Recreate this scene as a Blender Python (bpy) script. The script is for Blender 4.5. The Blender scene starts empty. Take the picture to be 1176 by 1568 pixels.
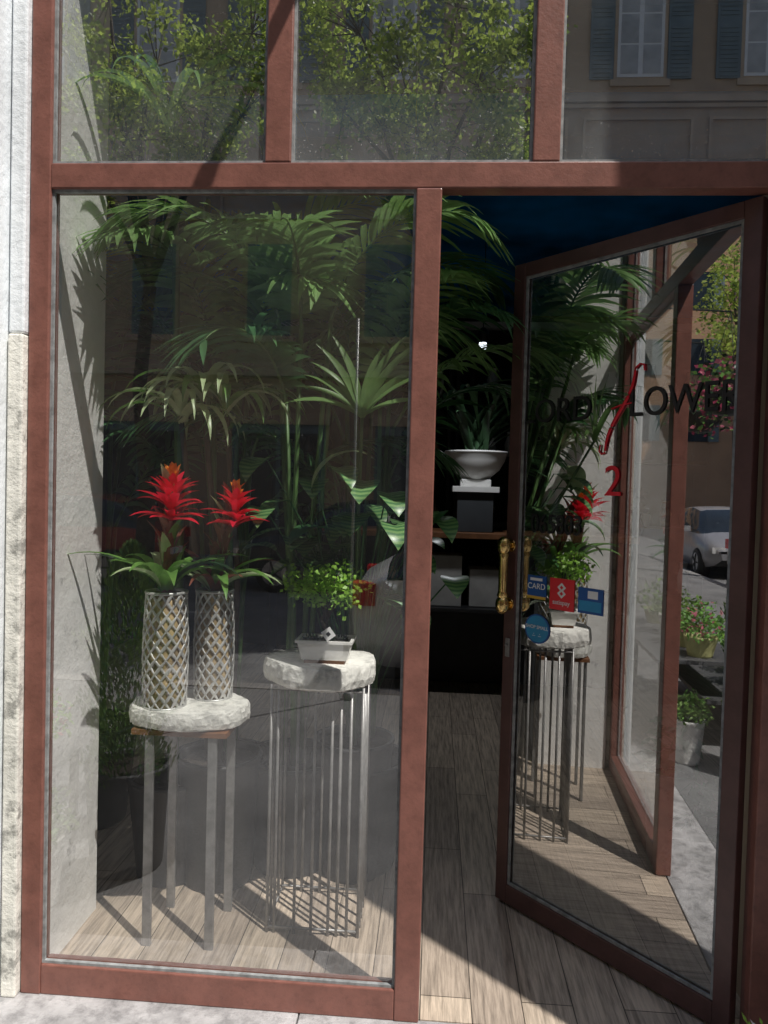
import bpy, math, random
from mathutils import Vector, Matrix
random.seed(7)
rnd=random.random
def U(a,b): return a+(b-a)*random.random()
scene=bpy.context.scene
COL=scene.collection

# ------------------------------------------------------------ mesh builder
class MB:
    def __init__(s): s.v=[];s.f=[];s.m=[];s.sm=[]
    def face(s,idx,mi,smooth=False): s.f.append(idx);s.m.append(mi);s.sm.append(smooth)
    def box(s,x0,x1,y0,y1,z0,z1,mi=0):
        b=len(s.v)
        for z in(z0,z1):
            s.v+= [(x0,y0,z),(x1,y0,z),(x1,y1,z),(x0,y1,z)]
        for q in((0,3,2,1),(4,5,6,7),(0,1,5,4),(1,2,6,5),(2,3,7,6),(3,0,4,7)):
            s.face([b+i for i in q],mi)
    def tube(s,path,rads,n=8,mi=0,cap=True):
        path=[Vector(p) for p in path]
        b=len(s.v); N=len(path)
        for i,p in enumerate(path):
            t=(path[min(i+1,N-1)]-path[max(i-1,0)])
            if t.length<1e-9: t=Vector((0,0,1))
            t.normalize()
            a=Vector((1,0,0)) if abs(t.z)>.9 else Vector((0,0,1))
            u=t.cross(a).normalized(); w=t.cross(u)
            r=rads[i] if isinstance(rads,(list,tuple)) else rads
            for k in range(n):
                an=2*math.pi*k/n
                s.v.append(tuple(p+u*math.cos(an)*r+w*math.sin(an)*r))
        for i in range(N-1):
            for k in range(n):
                k2=(k+1)%n
                s.face([b+i*n+k,b+i*n+k2,b+(i+1)*n+k2,b+(i+1)*n+k],mi,True)
        if cap:
            s.face([b+k for k in range(n)][::-1],mi); s.face([b+(N-1)*n+k for k in range(n)],mi)
    def lathe(s,c,prof,n=32,mi=0,sx=1,sy=1,smooth=True):
        b=len(s.v)
        for r,z in prof:
            for k in range(n):
                a=2*math.pi*k/n
                s.v.append((c[0]+r*math.cos(a)*sx,c[1]+r*math.sin(a)*sy,c[2]+z))
        for i in range(len(prof)-1):
            for k in range(n):
                k2=(k+1)%n
                s.face([b+i*n+k,b+i*n+k2,b+(i+1)*n+k2,b+(i+1)*n+k],mi,smooth)
    def ribbon(s,path,widths,side,mi=0,fold=.25,mis=None):
        path=[Vector(p) for p in path]; b=len(s.v); N=len(path)
        for i,p in enumerate(path):
            t=(path[min(i+1,N-1)]-path[max(i-1,0)]).normalized()
            sd=Vector(side); sd=(sd-t*sd.dot(t)).normalized()
            nn=t.cross(sd)
            if nn.z<0: nn=-nn
            w=widths[i]/2
            s.v.append(tuple(p-sd*w+nn*w*fold)); s.v.append(tuple(p)); s.v.append(tuple(p+sd*w+nn*w*fold))
        for i in range(N-1):
            m=mi if mis is None else mis[i%len(mis)]
            s.face([b+3*i,b+3*i+1,b+3*i+4,b+3*i+3],m,True)
            s.face([b+3*i+1,b+3*i+2,b+3*i+5,b+3*i+4],m,True)
    def leaf(s,p,size,mi=0,asp=.55,d=None):
        if d is None: d=Vector((U(-1,1),U(-1,1),U(-1,.6)))
        d=d.normalized(); o=d.cross(Vector((U(-1,1),U(-1,1),U(-1,1)))).normalized()
        p=Vector(p); b=len(s.v)
        s.v+= [tuple(p),tuple(p+d*size*.5+o*size*asp*.5),tuple(p+d*size),tuple(p+d*size*.5-o*size*asp*.5)]
        s.face([b,b+1,b+2,b+3],mi)
    def obj(s,name,mats,parent=None,loc=None,rotz=0):
        me=bpy.data.meshes.new(name); me.from_pydata(s.v,[],s.f)
        for m in mats: me.materials.append(m)
        me.polygons.foreach_set('material_index',s.m); me.polygons.foreach_set('use_smooth',s.sm)
        me.update()
        o=bpy.data.objects.new(name,me); COL.objects.link(o)
        if loc: o.location=loc
        o.rotation_euler[2]=rotz
        if parent: o.parent=parent
        return o
def bevel(o,w=.004,seg=2):
    m=o.modifiers.new('bev','BEVEL'); m.width=w; m.segments=seg; m.limit_method='ANGLE'
def empty(name,loc=(0,0,0),rotz=0):
    o=bpy.data.objects.new(name,None); COL.objects.link(o); o.location=loc; o.rotation_euler[2]=rotz; return o

# ------------------------------------------------------------ materials
def nm(name):
    m=bpy.data.materials.new(name); m.use_nodes=True; nt=m.node_tree; nt.nodes.clear()
    out=nt.nodes.new('ShaderNodeOutputMaterial'); return m,nt,out
def noise(nt,scale,detail=4,rough=.6,vec=None):
    n=nt.nodes.new('ShaderNodeTexNoise'); n.inputs['Scale'].default_value=scale; n.inputs['Detail'].default_value=detail; n.inputs['Roughness'].default_value=rough
    if vec is None:
        tc=nt.nodes.new('ShaderNodeTexCoord'); vec=tc.outputs['Object']
    nt.links.new(vec,n.inputs['Vector']); return n
def ramp(nt,src,stops):
    r=nt.nodes.new('ShaderNodeValToRGB'); e=r.color_ramp.elements
    while len(e)<len(stops): e.new(.5)
    for i,(p,c) in enumerate(stops):
        e[i].position=p; e[i].color=(c[0],c[1],c[2],1) if not isinstance(c,(int,float)) else (c,c,c,1)
    nt.links.new(src,r.inputs[0]); return r
def M(name,col,rough=.6,metal=0,var=.25,scale=8,bump=0,bscale=60,spec=.5,col2=None,lo=.35,hi=.65,transl=0,dark=None):
    m,nt,out=nm(name)
    b=nt.nodes.new('ShaderNodeBsdfPrincipled'); b.inputs['Roughness'].default_value=rough; b.inputs['Metallic'].default_value=metal
    b.inputs['Specular IOR Level'].default_value=spec
    n=noise(nt,scale,3)
    c1=[c*(1-var) for c in col]; c2=col2 or [min(1,c*(1+var)) for c in col]
    r=ramp(nt,n.outputs['Fac'],[(lo,c1),(hi,c2)])
    last=r.outputs[0]
    if dark:   # fine second-scale stains
        n2=noise(nt,dark[0],5,.7); r2=ramp(nt,n2.outputs['Fac'],[(dark[1],dark[3]),(dark[2],1.0)])
        mx=nt.nodes.new('ShaderNodeMix'); mx.data_type='RGBA'; mx.blend_type='MULTIPLY'; mx.inputs[0].default_value=1
        nt.links.new(last,mx.inputs[6]); nt.links.new(r2.outputs[0],mx.inputs[7]); last=mx.outputs[2]
    nt.links.new(last,b.inputs['Base Color'])
    if bump:
        n3=noise(nt,bscale,5,.65); bp=nt.nodes.new('ShaderNodeBump'); bp.inputs['Strength'].default_value=bump; bp.inputs['Distance'].default_value=.01
        nt.links.new(n3.outputs['Fac'],bp.inputs['Height']); nt.links.new(bp.outputs[0],b.inputs['Normal'])
    if transl:
        t=nt.nodes.new('ShaderNodeBsdfTranslucent'); nt.links.new(last,t.inputs[0])
        ms=nt.nodes.new('ShaderNodeMixShader'); ms.inputs[0].default_value=transl
        nt.links.new(b.outputs[0],ms.inputs[1]); nt.links.new(t.outputs[0],ms.inputs[2]); nt.links.new(ms.outputs[0],out.inputs[0])
    else: nt.links.new(b.outputs[0],out.inputs[0])
    return m
def glass(name,base=.2,grad=None,dust=.03,speck=.3,tint=(.97,.98,.975)):
    m,nt,out=nm(name)
    tr=nt.nodes.new('ShaderNodeBsdfTransparent'); tr.inputs[0].default_value=(*tint,1)
    gl=nt.nodes.new('ShaderNodeBsdfGlossy'); gl.inputs['Roughness'].default_value=.0; gl.inputs[0].default_value=(1,1,1,1)
    fr=nt.nodes.new('ShaderNodeLayerWeight'); fr.inputs[0].default_value=.5
    pw=nt.nodes.new('ShaderNodeMath'); pw.operation='POWER'; pw.inputs[1].default_value=5; nt.links.new(fr.outputs['Facing'],pw.inputs[0])
    ma=nt.nodes.new('ShaderNodeMath'); ma.operation='MULTIPLY_ADD'; ma.inputs[1].default_value=1-base; ma.inputs[2].default_value=base; ma.use_clamp=True
    nt.links.new(pw.outputs[0],ma.inputs[0])
    mx=nt.nodes.new('ShaderNodeMixShader'); nt.links.new(ma.outputs[0],mx.inputs[0]); nt.links.new(tr.outputs[0],mx.inputs[1]); nt.links.new(gl.outputs[0],mx.inputs[2])
    df=nt.nodes.new('ShaderNodeBsdfDiffuse'); df.inputs[0].default_value=(.75,.78,.78,1)
    n1=noise(nt,230,2,.5); r1=ramp(nt,n1.outputs['Fac'],[(.68,0.0),(.78,speck)])
    n2=noise(nt,4,5,.65); r2=ramp(nt,n2.outputs['Fac'],[(.3,dust*.5),(.7,dust*1.5)])
    sm=nt.nodes.new('ShaderNodeMath'); sm.operation='ADD'; nt.links.new(r1.outputs[0],sm.inputs[0]); nt.links.new(r2.outputs[0],sm.inputs[1])
    last=sm.outputs[0]
    if grad: # dirt collects along the bottom of the pane (object z range)
        tc=nt.nodes.new('ShaderNodeTexCoord'); sp=nt.nodes.new('ShaderNodeSeparateXYZ'); nt.links.new(tc.outputs['Object'],sp.inputs[0])
        mr=nt.nodes.new('ShaderNodeMapRange'); mr.inputs[1].default_value=grad[0]; mr.inputs[2].default_value=grad[1]; mr.inputs[3].default_value=grad[2]; mr.inputs[4].default_value=grad[3]
        nt.links.new(sp.outputs['Z'],mr.inputs[0])
        mu=nt.nodes.new('ShaderNodeMath'); mu.operation='MULTIPLY'; mu.use_clamp=True; nt.links.new(last,mu.inputs[0]); nt.links.new(mr.outputs[0],mu.inputs[1]); last=mu.outputs[0]
    m2=nt.nodes.new('ShaderNodeMixShader'); nt.links.new(last,m2.inputs[0]); nt.links.new(mx.outputs[0],m2.inputs[1]); nt.links.new(df.outputs[0],m2.inputs[2])
    nt.links.new(m2.outputs[0],out.inputs[0]); return m
def emis(name,col,st):
    m,nt,out=nm(name); e=nt.nodes.new('ShaderNodeEmission'); e.inputs[0].default_value=(*col,1); e.inputs[1].default_value=st; nt.links.new(e.outputs[0],out.inputs[0]); return m
def planks(name):
    m,nt,out=nm(name)
    tc=nt.nodes.new('ShaderNodeTexCoord'); mp=nt.nodes.new('ShaderNodeMapping'); mp.inputs['Rotation'].default_value=(0,0,math.radians(90)); nt.links.new(tc.outputs['Object'],mp.inputs[0])
    bk=nt.nodes.new('ShaderNodeTexBrick'); bk.inputs['Scale'].default_value=1; bk.inputs['Brick Width'].default_value=.95; bk.inputs['Row Height'].default_value=.155; bk.inputs['Mortar Size'].default_value=.0018; bk.offset=.37
    bk.inputs['Color1'].default_value=(.56,.46,.36,1); bk.inputs['Color2'].default_value=(.38,.31,.25,1); bk.inputs['Mortar'].default_value=(.08,.065,.05,1); nt.links.new(mp.outputs[0],bk.inputs[0])
    mp2=nt.nodes.new('ShaderNodeMapping'); mp2.inputs['Scale'].default_value=(55,3.2,1); nt.links.new(tc.outputs['Object'],mp2.inputs[0])
    n=noise(nt,1.3,8,.7,mp2.outputs[0]); r=ramp(nt,n.outputs['Fac'],[(.3,.38),(.60,1.18)])
    mx=nt.nodes.new('ShaderNodeMix'); mx.data_type='RGBA'; mx.blend_type='MULTIPLY'; mx.inputs[0].default_value=1; nt.links.new(bk.outputs[0],mx.inputs[6]); nt.links.new(r.outputs[0],mx.inputs[7])
    b=nt.nodes.new('ShaderNodeBsdfPrincipled'); b.inputs['Roughness'].default_value=.5; nt.links.new(mx.outputs[2],b.inputs['Base Color'])
    bp=nt.nodes.new('ShaderNodeBump'); bp.inputs['Strength'].default_value=.3; bp.inputs['Distance'].default_value=.004; nt.links.new(r.outputs[0],bp.inputs['Height']); nt.links.new(bp.outputs[0],b.inputs['Normal'])
    nt.links.new(b.outputs[0],out.inputs[0]); return m

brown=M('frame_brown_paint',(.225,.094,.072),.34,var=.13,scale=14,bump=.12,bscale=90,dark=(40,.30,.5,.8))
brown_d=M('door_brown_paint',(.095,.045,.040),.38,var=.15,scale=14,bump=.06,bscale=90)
gasket=M('grey_sealant',(.25,.26,.26),.7,var=.3,scale=30)
plaster=M('old_plaster',(.88,.87,.85),.9,var=.07,scale=5,bump=.5,bscale=26,dark=(7,.30,.38,.6))
cream=M('cream_plaster',(.78,.76,.69),.9,var=.12,scale=6,bump=.6,bscale=40,dark=(14,.38,.47,.5))
bluewhite=M('pale_paint',(.80,.83,.85),.8,var=.1,scale=3,bump=.5,bscale=30)
wallext=M('facade_render',(.46,.36,.26),.9,var=.12,scale=1.2,bump=.3,bscale=20)
tan=M('tan_facade',(.42,.31,.21),.9,var=.1,scale=.5,dark=(.8,.3,.5,.82))
trim=M('facade_trim',(.47,.36,.25),.9,var=.1,scale=2)
shut=M('shutter_paint',(.13,.17,.18),.6,var=.15,scale=4)
white=M('white_paint',(.72,.72,.70),.5,var=.05,scale=5)
dkglass=M('dark_window',(.03,.04,.05),.08,var=.2,scale=1)
curtain=M('curtain_pane',(.42,.42,.40),.3,var=.2,scale=2)
asph=M('asphalt',(.24,.24,.245),.92,var=.2,scale=2.2,bump=.4,bscale=120,dark=(110,.35,.6,.6))
pave=M('asphalt_pavement',(.22,.218,.22),.92,var=.22,scale=1.6,bump=.4,bscale=160,dark=(120,.35,.6,.6))
kerbm=M('travertine_kerb',(.30,.29,.28),.85,var=.2,scale=6,bump=.4)
linem=M('road_marking',(.6,.6,.58),.8,var=.1)
thresh=M('threshold_stone',(.42,.41,.41),.75,var=.2,scale=9,bump=.5,bscale=70,dark=(20,.35,.55,.6))
floorm=planks('wood_plank_floor')
blue=M('blue_ceiling',(.008,.22,.60),.85,var=.6,scale=1.1,spec=.1)
darkwall=M('dark_interior_wall',(.04,.045,.05),.8,var=.25,scale=2)
baywall=M('grey_bay_ceiling',(.20,.20,.20),.9,var=.05)
blackm=M('black_metal',(.022,.022,.024),.45,var=.2)
steel=M('grey_steel',(.27,.265,.26),.38,metal=.4,var=.2,scale=20)
stone=M('rough_stone',(.80,.79,.74),.92,var=.12,scale=14,bump=.7,bscale=45,dark=(24,.34,.5,.62))
woodm=M('counter_wood',(.20,.085,.035),.5,var=.3,scale=9)
brass=M('brass',(.78,.55,.22),.2,metal=1,var=.1)
silver=M('silver_lattice',(.56,.56,.54),.38,metal=.35,var=.25,scale=25)
gold=M('gold_inner',(.46,.34,.18),.5,metal=.1,var=.6,scale=16)
G1=M('palm_green',(.085,.22,.085),.34,var=.4,scale=6,transl=.3)
G2=M('palm_green_light',(.24,.42,.14),.34,var=.3,scale=6,transl=.35)
G3=M('strap_leaf_green',(.17,.36,.08),.33,var=.3,scale=10,transl=.25)
G3b=M('strap_leaf_pale',(.52,.66,.36),.33,var=.2,scale=10,transl=.25)
G4=M('dark_leaf',(.02,.055,.022),.3,var=.3,scale=8)
GB=M('bonsai_leaf',(.28,.52,.07),.45,var=.3,scale=30,transl=.4)
GT=M('tree_leaf',(.46,.58,.12),.5,var=.3,scale=1.6,transl=.6)
GT2=M('tree_leaf_dark',(.20,.30,.07),.5,var=.35,scale=1.6,transl=.5)
GS=M('shrub_leaf',(.14,.24,.05),.6,var=.4,scale=9,transl=.2)
RED=M('red_bract',(.90,.02,.055),.33,var=.15,scale=25,transl=.3)
ORG=M('orange_bract',(.95,.26,.03),.33,var=.25,scale=30,transl=.3)
PURP=M('bronze_leaf',(.26,.09,.06),.35,var=.4,scale=15,transl=.2)
PINK=M('pink_petal',(.55,.16,.22),.5,var=.3,scale=20,transl=.3)
MAG=M('magenta_petal',(.38,.05,.12),.5,var=.3,scale=20,transl=.3)
bark=M('bark',(.09,.07,.055),.9,var=.4,scale=9,bump=.8,bscale=20)
soil=M('soil',(.03,.022,.016),.95,var=.4,scale=60,bump=.6)
potblack=M('dark_pot',(.03,.03,.033),.5,var=.3,scale=4)
potgrey=M('grey_pot',(.09,.09,.095),.6,var=.2,scale=4)
potwhite=M('white_ceramic',(.80,.79,.76),.35,var=.06,scale=5)
potconc=M('white_concrete',(.66,.65,.62),.85,var=.15,scale=12,bump=.6,bscale=60,dark=(20,.3,.45,.6))
redst=M('sticker_red',(.80,.02,.035),.4,var=.05)
bluest=M('sticker_blue',(.01,.09,.34),.4,var=.1)
cyan=M('sticker_cyan',(.02,.27,.52),.4,var=.1)
whitest=M('sticker_white',(.85,.85,.85),.4,var=.02)
goldst=M('sticker_gold',(.65,.40,.05),.4,var=.05)
letter=M('letter_black',(.015,.015,.017),.4,var=.1)
letterred=M('letter_red',(.80,.01,.03),.35,var=.05)

# ------------------------------------------------------------ ground, street
g=MB(); g.box(-150,150,-150,150,-.6,-.19,0); g.obj('ground',[asph])
g=MB(); g.box(-90,90,-9.2,-1.45,-.189,-.184,0)
for i in range(-14,15): g.box(i*4-1,i*4+1,-5.3,-5.18,-.183,-.1795,1)
g.obj('road',[asph,linem])
g=MB(); g.box(-90,90,-1.3,1.86,-.4,-.064,0); g.box(-90,90,-1.45,-1.303,-.4,-.058,1); g.box(-90,-3.05,1.863,2.08,-.4,-.064,0); g.box(3.05,90,1.863,2.08,-.4,-.064,0)
g.obj('pavement',[pave,kerbm])
g=MB(); g.box(-90,90,-11.9,-9.35,-.4,-.05,0); g.box(-90,90,-9.347,-9.2,-.4,-.045,1); g.obj('pavement',[pave,kerbm])
g=MB(); 
for x0,x1 in((-3.0,-1.32),(-1.316,-.36),(-.356,.95),(.954,3.0)): g.box(x0,x1,1.865,2.14,-.3,-.058,0)
bevel(g.obj('threshold_step',[thresh]),.004)

# ------------------------------------------------------------ own shop building shell
ZT=3.62
e=empty('shop_building')
w=MB()
w.box(-14,-1.72,2.10,2.42,-.3,12,0); w.box(1.0,14,2.10,2.42,-.3,12,0); w.box(-1.72,1.0,2.10,2.42,ZT+.07,12,0)
w.obj('facade_wall',[wallext],e)
w=MB(); w.box(-1.72,-1.270,2.055,2.40,-.3,ZT+.068,0); w.obj('outer_jamb',[bluewhite],e)
w=MB(); w.box(-1.263,-1.217,2.10,2.20,-.058,1.93,0); w.box(-1.263,-1.217,2.105,2.20,1.933,ZT+.068,1); o=w.obj('jamb_strip',[cream,bluewhite],e); bevel(o,.006)
w=MB(); w.box(-1.70,-1.195,2.205,2.60,-.3,ZT+.15,0); o=w.obj('return_pier',[plaster],e); bevel(o,.01)
w=MB(); w.box(-3.2,3.2,2.145,7.3,-.3,-.06,0); w.obj('floor',[floorm],e)
w=MB(); w.box(-3.2,-3.0,2.42,7.2,-.06,3.85,0); w.box(3.0,3.2,2.42,7.2,-.06,3.85,0); w.box(-3.2,3.2,7.2,7.4,-.06,3.85,0); w.box(-3,3,3.6,3.7,3.402,3.85,0); w.obj('interior_walls',[darkwall],e)
w=MB(); w.box(-3.0,3.0,3.6,7.2,3.2,3.4,0); w.obj('ceiling',[blue],e)
w=MB(); w.box(-3.0,3.0,2.42,3.6,3.80,3.86,0); w.obj('bay_ceiling',[baywall],e)
w=MB(); w.box(-2.99,2.99,7.10,7.195,3.06,3.12,0); w.obj('wall_moulding',[white],e)
w=MB(); w.box(1.55,1.8,1.155,2.095,-.06,7.6,0); w.obj('sun_blocker',[plaster],e)  # unseen slab added to block the sun from the door side
w=MB(); w.tube([(-.06,2.099,3.75),(-.06,1.56,3.75)],.022,12,0); w.tube([(-.06,2.099,3.75),(-.06,2.085,3.75)],.05,16,0); w.lathe((-.06,1.555,3.75),[(0,-.03),(.022,-.02),(.03,0),(.022,.02),(0,.03)],14,0); w.obj('sign_bracket',[blackm],e)

# ------------------------------------------------------------ shop frame + glass
e=empty('shop_window_frame')
f=MB(); Y0,Y1=2.125,2.185
f.box(-1.214,-1.152,Y0,Y1,-.058,ZT+.068); f.box(-.077,-.004,Y0,Y1,-.058,2.36); f.box(.93,.998,Y0,Y1,-.058,ZT+.068)
f.box(-1.152,.93,Y0+.002,Y1,2.36,2.434); f.box(-1.152,-.077,Y0+.002,Y1,-.058,.034)
f.box(-.516,-.441,Y0+.001,Y1,2.434,ZT); f.box(.247,.322,Y0+.001,Y1,2.434,ZT); f.box(-1.152,.93,Y0+.002,Y1,ZT,ZT+.068)
o=f.obj('steel_profiles',[brown],e); bevel(o,.004)
f=MB()
def beads(x0,x1,z0,z1,w=.008,mi=0):
    f.box(x0,x1,2.136,2.147,z0,z0+w,mi); f.box(x0,x1,2.136,2.147,z1-w,z1,mi)
    f.box(x0,x0+w,2.137,2.147,z0+w,z1-w,mi); f.box(x1-w,x1,2.137,2.147,z0+w,z1-w,mi)
beads(-1.152,-.077,.034,2.36)
for a,b in((-1.152,-.516),(-.441,.247),(.322,.93)): beads(a,b,2.434,ZT)
f.obj('glazing_beads',[gasket],e)
gm=glass('window_glass',.225,None,.008,.12); gu=glass('upper_glass',.33,(2.43,2.75,1.7,.4),.06,.5)
f=MB(); f.v=[(-1.155,2.15,.03),(-.072,2.15,.03),(-.072,2.15,2.365),(-1.155,2.15,2.365)]; f.face([0,1,2,3],0); f.obj('window_pane',[gm],e)
for a,b in((-1.155,-.51),(-.445,.25),(.32,.935)):
    f=MB(); f.v=[(a,2.15,2.43),(b,2.15,2.43),(b,2.15,ZT+.005),(a,2.15,ZT+.005)]; f.face([0,1,2,3],0); f.obj('upper_pane',[gu],e)

# ------------------------------------------------------------ door (hinged right, opened inwards)
W=.905; door=empty('glass_door',(.288,2.832,0),math.radians(-47))
f=MB(); zb,zt=-.048,2.352; st=.052
f.box(0,st,-.02,.02,zb,zt); f.box(W-st,W,-.02,.02,zb,zt); f.box(st,W-st,-.019,.019,zb,zb+.07); f.box(st,W-st,-.019,.019,zt-.05,zt)
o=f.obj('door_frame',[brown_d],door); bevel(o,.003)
f=MB()
x0,x1,z0,z1=st,W-st,zb+.07,zt-.05
f.box(x0,x1,-.012,-.006,z0,z0+.01); f.box(x0,x1,-.012,-.006,z1-.01,z1); f.box(x0,x0+.01,-.012,-.006,z0+.01,z1-.01); f.box(x1-.01,x1,-.012,-.006,z0+.01,z1-.01)
f.obj('door_bead',[gasket],door)
gd=glass('door_glass',.44,None,.008,.04,(.78,.82,.82))
f=MB(); f.v=[(x0-.005,0,z0-.005),(x1+.005,0,z0-.005),(x1+.005,0,z1+.005),(x0-.005,0,z1+.005)]; f.face([0,1,2,3],0); f.obj('door_pane',[gd],door)
f=MB()
for sg in(-1,1):
    y=sg*.06
    f.tube([(.026,y,1.065),(.026,y,1.325)],.0165,14)
    for z in(1.085,1.305):
        f.tube([(.026,sg*.02,z),(.026,y,z)],.011,12)
        f.lathe((.026,y,z),[(0,-.036),(.014,-.031),(.023,-.018),(.026,0),(.023,.018),(.014,.031),(0,.036)],16)
        f.tube([(.026,sg*.0205,z),(.026,sg*.027,z)],.024,16)
    f.lathe((.026,y,1.195),[(.0165,-.085),(.021,-.075),(.0165,-.06),(.0165,.06),(.021,.075),(.0165,.085)],16)
f.obj('brass_handle',[brass],door)
f=MB(); f.box(.016,.036,-.0255,-.0205,.885,.955,0); f.tube([(.026,-.034,.93),(.026,-.0255,.93)],.006,10,0); o=f.obj('lock_plate',[steel],door); bevel(o,.002)
def sticker(name,s,z,w,h,mats,extra=None):
    f=MB(); f.box(s-w/2,s+w/2,-.0035,-.0015,z-h/2,z+h/2,0)
    if extra: 
        for (a,b,c,d,mi) in extra: f.box(s+a*w,s+b*w,-.0045,-.0036,z+c*h,z+d*h,mi)
    f.obj(name,mats,door)
def text(name,body,s,z,size,mat,par=door,align='CENTER',ext=.0004,sx=1,y=-.0055):
    c=bpy.data.curves.new(name,'FONT'); c.body=body; c.size=size; c.align_x=align; c.align_y='CENTER'; c.extrude=ext; c.materials.append(mat)
    o=bpy.data.objects.new(name,c); COL.objects.link(o); o.parent=par; o.location=(s,y,z); o.rotation_euler=(math.pi/2,0,0); o.scale=(sx,1,1); return o
sticker('payment_sticker_red',.252,1.147,.105,.112,[redst])
text('payment_sticker_label','satispay',.252,1.118,.024,whitest)
f=MB()
for (cx,cz) in((.252,1.172),(.252,1.150)):
    b=len(f.v); r=.019
    f.v+=[(cx-r,-.0045,cz),(cx,-.0045,cz-r*.9),(cx+r,-.0045,cz),(cx,-.0045,cz+r*.9)]; f.face([b,b+1,b+2,b+3],0)
    b=len(f.v); r2=r*.42
    f.v+=[(cx-r2,-.005,cz),(cx,-.005,cz-r2*.9),(cx+r2,-.005,cz),(cx,-.005,cz+r2*.9)]; f.face([b,b+1,b+2,b+3],1)
f.obj('payment_sticker_logo',[whitest,redst],door)
sticker('card_sticker',.14,1.160,.085,.085,[bluest,whitest,goldst],[(-.5,.5,-.5,-.38,2),(-.35,.3,.28,.4,1)])
text('card_sticker_label','CARD',.14,1.163,.03,whitest)
sticker('card_sticker_b',.372,1.139,.10,.088,[bluest,whitest,cyan],[(-.45,.45,-.4,.0,2),(-.1,.3,.1,.4,1)])
f=MB()
for yy,r,mi in((-.003,.057,0),(-.0036,.051,1)):
    b=len(f.v)
    for k in range(40): a=2*math.pi*k/40; f.v.append((.148+r*math.cos(a),yy,1.008+r*math.sin(a)*.95))
    f.face([b+k for k in range(40)],mi)
f.obj('round_sticker',[bluest,cyan],door)
text('round_sticker_label','SHOP SMALL',.148,1.014,.018,whitest)
text('round_sticker_dots','.:.  .:.',.148,.988,.022,whitest)
text('sign_letters_a','LORD',.20,1.797,.12,letter,sx=.95)
text('sign_letters_b','LOWERS',.70,1.80,.13,letter,sx=.82)
text('phone_number','065803',.215,1.39,.10,letter,sx=.75)
text('street_number','2',.445,1.545,.145,letterred,y=-.006)
f=MB()
pth=[]
for i in range(41):
    t=i/40
    x=.515-.105*t+.012*math.sin(t*6.3); z=1.915-.27*t
    pth.append((x,-.006,z))
pth=[(.548,-.006,1.905),(.545,-.006,1.925),(.530,-.006,1.928)]+pth+[(.398,-.006,1.640),(.388,-.006,1.650),(.392,-.006,1.672)]
f.tube(pth,[.0028+.0028*math.sin(math.pi*i/(len(pth)-1)) for i in range(len(pth))],6); f.tube([(.43,-.006,1.79),(.465,-.006,1.800),(.505,-.006,1.805)],.0026,6)
f.obj('script_letter',[letterred],door)

# ------------------------------------------------------------ foliage helpers
def arch(p,az,e0,e1,L,n=10,pw=1.2):
    p=Vector(p); pts=[p.copy()]; 
    for i in range(n):
        e=e0+(e1-e0)*((i+.5)/n)**pw; e=math.radians(e)
        p=p+Vector((math.cos(az)*math.cos(e),math.sin(az)*math.cos(e),math.sin(e)))*L/n; pts.append(p.copy())
    return pts
def strap(mb,p,az,e0,e1,L,wd,mi=0,n=10,fold=.35,mis=None,tip=1.0,side=None):
    pts=arch(p,az,e0,e1,L,n); ws=[]
    if min(a.y for a in pts)<YG and p[1]>YG: return pts
    for i in range(n+1):
        t=i/n; ws.append(wd*max(.03,(.55+.45*math.sin(min(1,t*1.6)*math.pi/2))*(1-t**3.2*tip)))
    mb.ribbon(pts,ws,side or (-math.sin(az),math.cos(az),0),mi,fold,mis); return pts
YG=2.175   # keep foliage behind the glass
def frond(mb,p,az,e0,e1,L,nl=24,ll=.38,lw=.026,mi=0,start=.28,droop=.45):
    az=math.radians(az); N=24; pts=arch(p,az,e0,e1,L,N,1.4)
    pts=[q for q in pts if q.y>YG]; N=len(pts)-1
    mb.tube(pts,[.008*(1-i/N*.8) for i in range(N+1)],5,2)
    sd=Vector((-math.sin(az),math.cos(az),0))
    for k in range(nl):
        t=start+(1-start)*k/(nl-1); x=t*N; i=min(int(x),N-1); q=pts[i].lerp(pts[i+1],x-i); tg=(pts[i+1]-pts[i]).normalized()
        pr=math.sin(math.pi*(.18+.72*(t-start)/(1-start)))
        for sg in(-1,1):
            fw=.45+.5*(t-start)/(1-start)
            d=(tg*fw+sd*sg*(1-.35*(t-start)/(1-start))+Vector((0,0,U(.0,.25)))+Vector((U(-.08,.08),U(-.08,.08),0))).normalized()
            l=ll*pr*U(.85,1.1); dr=droop*U(.7,1.3); pp=[]
            for j in range(6):
                u=j/5; pp.append(q+d*l*u-Vector((0,0,1))*dr*l*u*u)
            if min(a.y for a in pp)<YG: continue
            wv=tg-d*tg.dot(d)
            mb.ribbon(pp,[lw*.35,lw*.9,lw,lw*.85,lw*.5,.002],wv,mi,.3)
def pot(mb,c,r0,r1,h,mi,ms,n=32):
    mb.lathe(c,[(0,0),(r0,0),(r0*1.02,.01),(r1,h-.02),(r1*1.04,h-.012),(r1*1.04,h),(r1*.93,h),(r1*.92,h-.03)],n,mi)
    mb.lathe((c[0],c[1],c[2]+h-.03),[(0,0),(r1*.92,0)],n,ms)

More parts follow.
